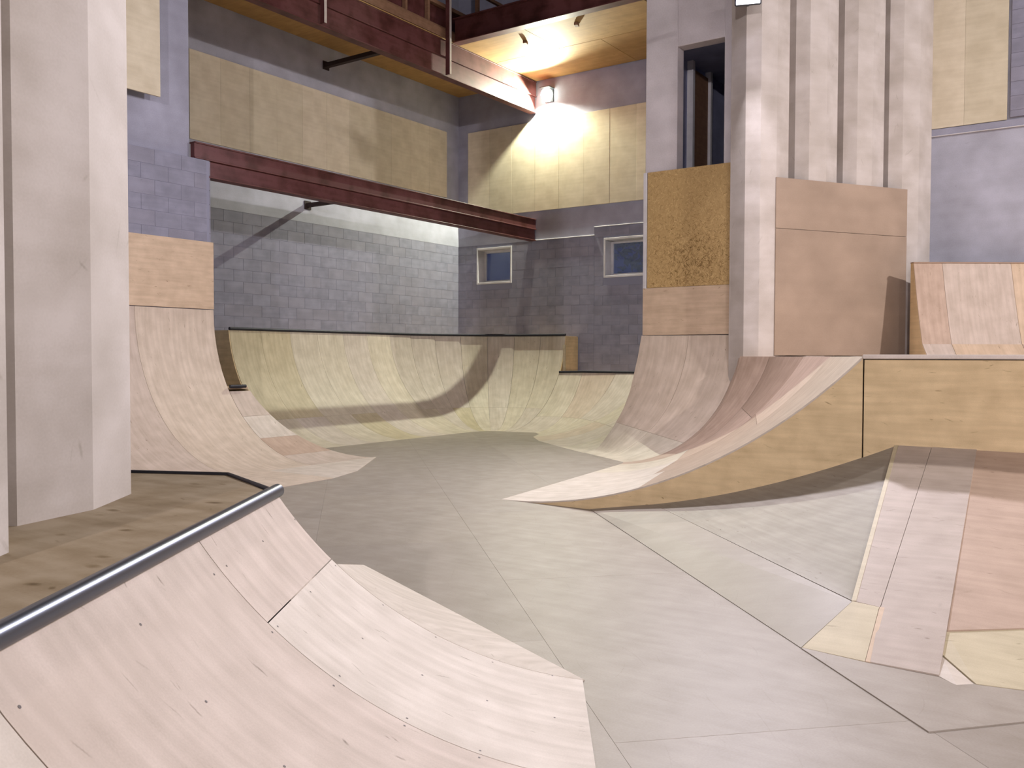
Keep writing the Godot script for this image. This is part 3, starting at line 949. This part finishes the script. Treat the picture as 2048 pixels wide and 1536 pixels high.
# ------------------------------------------------------------------ mellow quarter pipe on the right, with its box
func build_right_quarter():
	var t := thing("quarter_pipe", "broad mellow plywood quarter pipe rising to the deck below the concrete tower", "ramp", Vector3(-3.6, 0, -9.4))
	var PZ := -7.257
	var s0 := arc(Vector2(-5.174, PZ), Vector2(-1.752, PZ), 1.425, 24)
	var s1 := arc(Vector2(-5.33, -8.45), Vector2(-2.36, -8.55), 1.425, 24)
	var s2 := arc(Vector2(-5.48, -9.6), Vector2(-3.05, -10.0), 1.425, 24)
	var s3 := arc(Vector2(-5.60, -10.55), Vector2(-3.98, -11.60), 1.425, 24)
	var s3b := arc(Vector2(-5.64, -10.68), Vector2(-4.46, -11.80), 1.425, 24)
	var s4 := arc(Vector2(-5.67, -10.76), Vector2(-4.57, -12.03), 1.72, 24)
	# slanting left edge beside the low far ramp
	var ed := [Vector2(0.86, 0.0), Vector2(0.70, 0.03), Vector2(0.61, 0.10), Vector2(0.42, 0.37), Vector2(0.27, 0.63), Vector2(0.17, 0.90), Vector2(0.11, 1.16), Vector2(0.05, 1.43), Vector2(0.0, 1.73)]
	var cv := Curve2D.new()
	for i in ed.size():
		var tg := Vector2.ZERO
		if i > 0 and i < ed.size() - 1:
			tg = (ed[i + 1] - ed[i - 1]) / 6.0
		cv.add_point(ed[i], -tg, tg)
	var s6 := []
	for i in 25:
		var p := cv.sample_baked(cv.get_baked_length() * i / 24.0)
		s6.append(Vector3(-6.06 - 0.78 * p.x, max(p.y, 0.0), -12.03 + 0.62 * p.x))
	var s5 := lerp_sec(s4, s6, 0.5)
	for i in s5.size():
		s5[i] = s5[i] + Vector3(0, 0, 0.0)
	ply(t, s0, s1, M("pale"), 0.0, 0.40)
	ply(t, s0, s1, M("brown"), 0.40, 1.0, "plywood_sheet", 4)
	ply(t, s1, s2, M("pale"), 0.0, 0.36)
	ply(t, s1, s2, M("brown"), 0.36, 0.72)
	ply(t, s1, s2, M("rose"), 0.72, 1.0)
	ply(t, s2, s3, M("cream"), 0.0, 0.36)
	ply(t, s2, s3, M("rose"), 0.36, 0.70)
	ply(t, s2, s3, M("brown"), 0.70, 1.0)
	var k := thing("quarter_pipe", "steep plywood quarter pipe below the strand board on the tower", "ramp", Vector3(-5.5, 0, -11.4))
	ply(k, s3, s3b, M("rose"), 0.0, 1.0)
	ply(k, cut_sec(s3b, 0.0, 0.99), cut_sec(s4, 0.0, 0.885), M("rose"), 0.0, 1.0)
	ply(k, s4, s5, M("cream"), 0.0, 0.34)
	ply(k, s4, s5, M("beige"), 0.34, 1.0)
	ply(k, s5, s6, M("cream"), 0.0, 0.34)
	ply(k, s5, s6, M("beige"), 0.34, 1.0)
	# vertical sheet between the curve and the strand board
	bx("kick_sheet", Vector3(-5.30, 2.08, -12.055), Vector3(1.50, 0.69, 0.02), M("tan_flat"), k, 0, 0.002)
	# side panel under the curved edge
	var sp := PackedVector2Array()
	for p in s0:
		sp.append(Vector2(p.x, max(p.y - 0.013, 0.0)))
	sp.append(Vector2(-1.752, 0.0))
	part("side_panel", prism(sp, Vector3(0, 0, PZ + 0.002), Vector3.RIGHT, Vector3.UP, Vector3(0, 0, 0.018)), M("side"), t, "ochre plywood side panel")
	# thin ply lipping along the curved edge
	var lip := []
	for p in s0:
		lip.append([p + Vector3(0, 0.001, 0.024), p + Vector3(0, 0.001, -0.012)])
	part("edge_lipping", shell(lip, 0.014), M("pale"), t)
	# box side and its white top edge
	var d := thing("ramp_deck", "ochre box wall and deck with white top edge at the right", "deck", Vector3(1, 0, -9))
	bx("box_panel", Vector3(0.70, 0.97, PZ + 0.016), Vector3(4.88, 0.86, 0.02), M("side"), d, 0, 0.003)
	bx("box_edge", Vector3(0.70, 1.423, PZ + 0.010), Vector3(4.90, 0.034, 0.07), M("white_wood"), d, 0, 0.006)
	# deck on top
	var dk := PackedVector2Array([Vector2(-1.745, PZ - 0.03)])
	for s in [s1, s2, s3, s3b]:
		var e: Vector3 = s[24]
		dk.append(Vector2(e.x, e.z))
	dk.append(Vector2(-4.52, -12.08))
	dk.append(Vector2(-4.15, -12.5))
	dk.append(Vector2(-2.5, -14.78))
	dk.append(Vector2(5.9, -14.78))
	dk.append(Vector2(5.9, PZ - 0.03))
	part("platform", prism(dk, Vector3(0, 1.405, 0), Vector3.RIGHT, Vector3.BACK, Vector3(0, 0.018, 0)), M("tan_flat"), d)

# ------------------------------------------------------------------ low pyramid bank in front of the box
func fan(pts: Array, th: float, hint := Vector3.UP) -> ArrayMesh:
	var st := SurfaceTool.new()
	st.begin(Mesh.PRIMITIVE_TRIANGLES)
	var cen := Vector3.ZERO
	for p in pts:
		cen += p
	cen /= pts.size()
	var low := Vector3(0, -th, 0)
	for i in range(1, pts.size() - 1):
		var n: Vector3 = (pts[i] - pts[0]).cross(pts[i + 1] - pts[0]).normalized()
		if n.dot(hint) < 0.0:
			n = -n
		var t1 := Vector3(1, 0, 0)
		var U := []
		for p in [pts[0], pts[i], pts[i + 1]]:
			U.append(Vector2(p.x, p.z))
		tri(st, [pts[0], pts[i], pts[i + 1]], [n, n, n], U)
		tri(st, [pts[0] + low, pts[i] + low, pts[i + 1] + low], [-n, -n, -n], U)
	for i in pts.size():
		var a: Vector3 = pts[i]
		var b: Vector3 = pts[(i + 1) % pts.size()]
		fquad(st, a, b, b + low, a + low, cen)
	return st.commit()

func build_pyramid_bank():
	var t := thing("bank_ramp", "low faceted plywood bank in front of the ochre box", "ramp", Vector3(-1.6, 0, -5.8))
	var PZ := -7.236
	var D := Vector3(-1.211, 0.140, -4.862)
	var C := Vector3(-3.51, 0.111, PZ)
	var A := Vector3(-4.16, 0.004, PZ)
	var B := Vector3(-1.329, 0.004, -4.372)
	var E1 := Vector3(-1.07, 0.136, -4.842)
	var F1 := Vector3(-1.017, 0.006, -4.335)
	# foot strip
	part("foot_sheet", fan([A + Vector3(0, 0, 0), B, D + Vector3(-0.003, 0, 0.002), C + Vector3(0.0, 0, 0.004)], 0.012), M("floor2"), t)
	# cone shaped bank
	var off := Vector3(0.002, 0.002, -0.002)
	var cb := []
	for i in 17:
		var f: float = i / 16.0
		var e := Vector3(lerp(-3.51, -1.50, f), 0.111 + 0.641 * (0.42 * f * f + 0.58 * f) + 0.0, PZ)
		cb.append([D + off + (e - D) * 0.004, (D + off).lerp(e, 0.5), e])
	part("bank_sheet", shell(cb, 0.012), M("bank"), t)
	# long plank that climbs to the box
	part("plank", fan([D + Vector3(0.004, 0.004, 0), Vector3(-1.485, 0.756, PZ), Vector3(-1.255, 0.756, PZ), E1 + Vector3(0, 0.002, 0.0)], 0.012), M("weathered_flat"), t)
	part("plank", fan([E1 + Vector3(0.003, 0.002, 0), Vector3(-1.252, 0.757, PZ), Vector3(-0.955, 0.757, PZ), Vector3(-0.704, 0.012, -4.327), F1 + Vector3(0.02, 0.004, 0)], 0.016), M("weathered_flat"), t)
	# thin yellowish edge strip along the hip
	part("hip_strip", fan([D + Vector3(-0.006, 0.004, 0.0), Vector3(-1.515, 0.755, PZ), Vector3(-1.487, 0.758, PZ), D + Vector3(0.018, 0.007, 0)], 0.012), M("straw_flat"), t)
	# straw coloured filler piece
	part("filler_sheet", fan([D + Vector3(0, 0.002, 0.003), E1 + Vector3(-0.004, 0.002, 0.003), F1 + Vector3(-0.004, 0.002, 0), B + Vector3(0.006, 0.002, 0)], 0.010), M("straw_flat"), t)
	part("filler_strip", fan([E1 + Vector3(-0.002, 0.003, 0.0), E1 + Vector3(0.022, 0.003, 0.0), F1 + Vector3(0.02, 0.003, 0), F1 + Vector3(-0.002, 0.003, 0)], 0.010), M("tan_flat"), t)
	# brown bank to the right
	part("bank_sheet", fan([Vector3(-0.956, 0.752, PZ), Vector3(-0.738, 0.104, -4.734), Vector3(-0.489, 0.126, -4.855), Vector3(0.3, 0.20, -5.25), Vector3(2.0, 0.33, -5.9), Vector3(2.0, 0.745, PZ)], 0.012), M("rose_flat"), t)
	# low landing pieces
	part("landing_sheet", fan([Vector3(-0.742, 0.096, -4.731), Vector3(-0.722, 0.046, -4.52), Vector3(-0.555, 0.008, -4.313), Vector3(0.10, 0.008, -4.45), Vector3(0.3, 0.195, -5.246), Vector3(-0.489, 0.121, -4.851)], 0.010), M("straw_flat"), t)
	part("landing_wedge", fan([Vector3(-0.724, 0.040, -4.516), Vector3(-0.712, 0.008, -4.33), Vector3(-0.62, 0.004, -4.25), Vector3(-0.56, 0.004, -4.308)], 0.006), M("pale_flat"), t)
	# thin sheet laid on the floor in front
	var fl := PackedVector2Array([Vector2(-1.325, -4.365), Vector2(-0.628, -3.662), Vector2(0.4, -4.80), Vector2(0.4, -5.15), Vector2(-1.0, -5.15), Vector2(-1.2, -4.6)])
	part("floor_overlay", prism(fl, Vector3(0, -0.001, 0), Vector3.RIGHT, Vector3.BACK, Vector3(0, 0.006, 0)), M("floor2"), t)

# ------------------------------------------------------------------ bank standing on the deck at the right edge
func build_deck_bank():
	var fx := Vector3(0.8202, 0, -0.5721)   # along the bank
	var fz := Vector3(0.5721, 0, 0.8202)    # towards the viewer
	var P := Vector3(-2.641, 0, -13.578)
	var t := thing("quarter_pipe", "steep pink plywood bank standing on the deck at the right edge", "ramp", P + Vector3(0, DECK_Y, 0))
	var prof := [Vector2(0.50, 1.43), Vector2(0.345, 1.60), Vector2(0.26, 1.85), Vector2(0.15, 2.25), Vector2(0.03, 2.745)]
	var seams := [0.0, 0.40, 1.36, 2.0]
	var ks := ["rose", "pink", "tan"]
	for i in 3:
		var a := []
		var b := []
		var a2 := []
		var b2 := []
		for k in prof.size():
			var p: Vector2 = prof[k]
			if k >= 1:
				a.append(P + fx * seams[i] + fz * p.x + Vector3(0, p.y, 0))
				b.append(P + fx * seams[i + 1] + fz * p.x + Vector3(0, p.y, 0))
			if k <= 1:
				a2.append(P + fx * seams[i] + fz * p.x + Vector3(0, p.y, 0))
				b2.append(P + fx * seams[i + 1] + fz * p.x + Vector3(0, p.y, 0))
		ply(t, a, b, M(ks[i]), 0.0, 1.0, "plywood_sheet", 1)
		ply(t, a2, b2, M(["pink", "tan", "rose"][i]), 0.0, 1.0, "foot_sheet", 1, 0.003)
	var sp := PackedVector2Array([Vector2(-0.05, 1.43)])
	for p in prof:
		sp.append(p - Vector2(0.013, 0))
	sp.append(Vector2(-0.05, 2.73))
	part("side_panel", prism(sp, P - fx * 0.002, fz, Vector3.UP, fx * 0.018), M("side"), t)
	bx("top_cap", P + fx * 1.0 + Vector3(0, 2.742, 0), Vector3(2.02, 0.016, 0.10), M("brown_flat"), t, -atan2(-0.5721, 0.8202))

# ------------------------------------------------------------------ near quarter pipe with coping on the left
func build_near_quarter():
	var W := Vector3(-0.551, 0, -0.834)      # along the coping, away from the viewer
	var S := Vector3(0.834, 0, -0.551)       # down the slope
	var t := thing("quarter_pipe", "pale pink plywood quarter pipe with steel coping, nearest the viewer on the left", "ramp", Vector3(-2.2, 0, -1.5))
	var foot := Vector3(-1.964, 0, -3.359)
	var R := 1.856
	var sec := func(s: float) -> Array:
		var o := []
		for i in 25:
			var a0 := asin(0.2 / R)
			var a1 := asin(1.535 / R)
			var a: float = lerp(a0, a1, i / 24.0)
			o.append(foot + W * s - S * (R * sin(a) - 0.2) + Vector3(0, R - R * cos(a) + 0.002, 0))
		return o
	var e: Array = sec.call(0.0)
	var m1: Array = sec.call(-0.94)
	var m2: Array = sec.call(-2.16)
	var m3: Array = sec.call(-3.38)
	ply(t, m1, e, M("pale"), 0.0, 0.77, "plywood_sheet", 4, 0.0022)
	ply(t, m1, e, M("pink"), 0.77, 1.0, "plywood_sheet", 4, 0.0022)
	var big := ply(t, m2, m1, M("pink"), 0.0, 1.0, "plywood_sheet", 4, 0.0022)
	ply(t, m3, m2, M("pale"), 0.0, 1.0, "plywood_sheet", 4, 0.0022)
	var top: Vector3 = e[24]
	var H := top.y
	# facet on the far side, from the end profile down to the floor
	var g := []
	var q1 := Vector3(-4.29, 0.003, -4.40)
	var q0 := Vector3(-1.968, 0.003, -3.385)
	for i in 19:
		var f: float = i / 18.0
		var fl := q0.lerp(q1, f)
		var row := []
		for k in 5:
			row.append((e[i] + W * 0.003).lerp(fl, k / 4.0))
		g.append(row)
	part("hip_sheet", shell(g, 0.010), M("pale"), t)
	# coping pipe along the top
	part("coping", tube([top + W * 0.03 + Vector3(0, 0.012, 0) - S * 0.008, top - W * 3.38 + Vector3(0, 0.012, 0) - S * 0.008], 0.030, 16), M("pipe"), t)
	# worn platform with dark steel angles along the far edges
	var c1 := Vector3(-3.735, 0, -2.875)
	var c2 := Vector3(-6.2, 0, -1.69)
	var b0 := top - W * 3.38
	var off := -S * 0.03
	var pts := [Vector2(top.x + off.x, top.z + off.z), Vector2(c1.x, c1.z), Vector2(c2.x, c2.z), Vector2(c2.x + 1.86, c2.z + 2.82), Vector2(b0.x + off.x, b0.z + off.z)]
	part("platform", prism(PackedVector2Array(pts), Vector3(0, H - 0.012, 0), Vector3.RIGHT, Vector3.BACK, Vector3(0, 0.018, 0)), M("deck"), t, "dirty brown scuffed platform")
	var hy := Vector3(0, H + 0.008, 0)
	var tp := Vector3(top.x, 0, top.z)
	part("edge_steel", tube([tp + hy, c1 + hy], 0.012, 8), M("dark_steel"), t)
	part("edge_steel", tube([c1 + hy, c2 + hy], 0.012, 8), M("dark_steel"), t)
	# sloping far sides of the platform
	var n1 := Vector3(0.37, 0, -0.93)
	var n2 := Vector3(-0.433, 0, -0.90)
	var f1 := tp + W * 0.85
	var f2 := c1 + Vector3(-0.25, 0, -1.30)
	var f3 := c2 + n2 * 1.30
	for qd in [[tp, c1, f1, f2], [c1, c2, f2, f3]]:
		var gg := []
		for i in 5:
			var f: float = i / 4.0
			var hi: Vector3 = (qd[0] as Vector3).lerp(qd[1], f)
			var lo: Vector3 = (qd[2] as Vector3).lerp(qd[3], f)
			var a := arc(Vector2(lo.x, lo.z), Vector2(hi.x, hi.z), H - 0.012, 12)
			gg.append(a)
		part("plywood_sheet", shell(gg, 0.010), M("pink"), t)
	# screw heads along the seams
	var st := SurfaceTool.new()
	st.begin(Mesh.PRIMITIVE_TRIANGLES)
	for sp in [-0.90, -0.98, -0.03, -0.48, -1.55, -2.10]:
		var sc: Array = sec.call(sp)
		for k in [2, 6, 10, 14, 18, 22]:
			var p: Vector3 = sc[k] + W * rng.randf_range(-0.02, 0.02)
			var nn: Vector3 = (sc[k + 1] - sc[k]).cross(W).normalized()
			if nn.y < 0.0:
				nn = -nn
			var u := W
			var v := nn.cross(u)
			for a in 8:
				var a1 := TAU * a / 8.0
				var a2 := TAU * (a + 1) / 8.0
				tri(st, [p + nn * 0.0015, p + nn * 0.0008 + (u * cos(a1) + v * sin(a1)) * 0.0045, p + nn * 0.0008 + (u * cos(a2) + v * sin(a2)) * 0.0045], [nn, nn, nn], [Vector2.ZERO, Vector2.ZERO, Vector2.ZERO])
	var sh := part("screw_heads", st.commit(), M("screw"), big)
	sh.set_meta("kind", "stuff")

# ------------------------------------------------------------------ concrete pillars standing on the near platform
func build_near_pillars():
	var f := Vector3(-0.62, 0, -0.7846)
	var n := Vector3(0.7846, 0, -0.62)
	var base := Vector3(-3.316, 0, -1.92)
	var y0 := 0.8205
	var labels := ["wide pale concrete rib standing whole on the near platform", "concrete rib cut off by the left edge of the picture"]
	for i in 2:
		var o := base - f * (1.165 * i) + n * (0.0 if i == 0 else 0.05)
		var t := thing("concrete_pillar", labels[i], "pillar", o + Vector3(0, y0, 0), "concrete ribs on the near platform")
		var pts := PackedVector2Array([Vector2(-0.33, -0.13), Vector2(0, 0), Vector2(0.403, 0), Vector2(0.60, -0.13), Vector2(0.60, -0.45), Vector2(-0.33, -0.45)])
		part("shaft", prism(pts, Vector3(o.x, y0, o.z), f, n, Vector3(0, 6.6, 0)), M("concrete"), t)
	var w := struct("wall_ribbed", "concrete wall closing the gaps behind the near ribs", "wall", base)
	part("infill", prism(PackedVector2Array([Vector2(-1.6, -0.42), Vector2(0.62, -0.42), Vector2(0.62, -0.62), Vector2(-1.6, -0.62)]), Vector3(base.x, y0, base.z), f, n, Vector3(0, 6.6, 0)), M("concrete"), w)

# ------------------------------------------------------------------ lamps
func build_lamps():
	for i in LAMPS.size():
		var L: Dictionary = LAMPS[i]
		var n: Vector3 = L.n
		var t := thing("wall_lamp", L.l, "lamp", L.p, "lamps on the walls")
		var rot := atan2(n.x, n.z)
		var g := StandardMaterial3D.new()
		g.albedo_color = Color(1, 1, 1)
		g.emission_enabled = true
		g.emission = L.c
		g.emission_energy_multiplier = 12.0
		if L.kind == "globe":
			bx("back_plate", L.p + n * 0.015, Vector3(0.20, 0.26, 0.03), M("housing"), t, rot, 0.008)
			var sm := SphereMesh.new()
			sm.radius = 0.13
			sm.height = 0.28
			sm.radial_segments = 24
			sm.rings = 12
			var o := part("globe", sm, g, t, "glowing glass globe")
			o.position += L.p + n * 0.13
			# the shade above the globe keeps the light off the wall beside it
			bx("shade", L.p + n * 0.12 + Vector3(0, 0.15, 0), Vector3(0.24, 0.02, 0.22), M("housing"), t, rot, 0.006)
			var li := SpotLight3D.new()
			li.name = "light"
			li.light_color = L.c
			li.light_energy = L.e
			li.light_size = 0.035
			li.spot_range = 60.0
			li.spot_attenuation = 2.0
			li.spot_angle = 84.0
			li.spot_angle_attenuation = 0.35
			li.shadow_enabled = true
			t.add_child(li)
			li.position = n * 0.15
			li.basis = Basis.looking_at((n * 0.7 - Vector3(0, 0.7, 0)).normalized(), Vector3.UP)
		else:
			# flood lamp tilted downwards: bracket, housing, glass, and a light of the size of the glass
			bx("bracket", L.p + n * 0.27, Vector3(0.04, 0.06, 0.54), M("housing"), t, rot, 0.006)
			var d := (n - Vector3(0, 0.35 if i == 1 else 0.75, 0)).normalized()
			var b := Basis.looking_at(d, Vector3.UP)
			var c: Vector3 = L.p + n * 0.60
			var hs := part("housing", cbox(Vector3(0.34, 0.26, 0.10), 0.015), M("housing"), t)
			hs.position += c
			hs.basis = b
			var gl := MeshInstance3D.new()
			gl.name = "glass"
			gl.mesh = cbox(Vector3(0.30, 0.22, 0.012), 0.004)
			gl.material_override = g
			hs.add_child(gl, true)
			gl.position = Vector3(0, 0, -0.055)
			gl.set_meta("label", "glowing front glass")
			var up := b.y
			bx("visor", c + up * 0.135 + d * 0.05 + n * 0.17, Vector3(0.36, 0.012, 0.34), M("housing"), t, rot, 0.003)  # plate added to keep lamp light off the gallery above
			var al := AreaLight3D.new()
			al.name = "light"
			al.light_color = L.c
			al.light_energy = L.e
			al.area_size = Vector2(0.30, 0.22)
			al.area_range = 60.0
			al.area_attenuation = 2.0
			al.shadow_enabled = true
			t.add_child(al)
			al.basis = b
			al.position = c + d * 0.075 - L.p

# ------------------------------------------------------------------ what the windows show
func build_outside():
	var t := thing("tree", "dark leafy tree outside the far windows at dusk", "tree", Vector3(-9.6, -0.5, -22))
	part("trunk", tube([Vector3(-9.6, -0.5, -22), Vector3(-9.5, 3.2, -22.1), Vector3(-9.8, 6.0, -22)], 0.16, 8), M("bark"), t)
	var st := SurfaceTool.new()
	st.begin(Mesh.PRIMITIVE_TRIANGLES)
	for i in 2600:
		var p := Vector3(rng.randfn(-9.9, 1.1), rng.randfn(5.6, 1.3), rng.randfn(-22.0, 0.8))
		var a := Vector3(rng.randf_range(-1, 1), rng.randf_range(-1, 1), rng.randf_range(-1, 1)).normalized() * 0.16
		var b := a.cross(Vector3(rng.randf_range(-1, 1), 1, rng.randf_range(-1, 1))).normalized() * 0.08
		var n := a.cross(b).normalized()
		quad(st, p - a, p + b, p + a, p - b, n)
	var l := part("foliage", st.commit(), M("leaf"), t)
	l.set_meta("kind", "stuff")
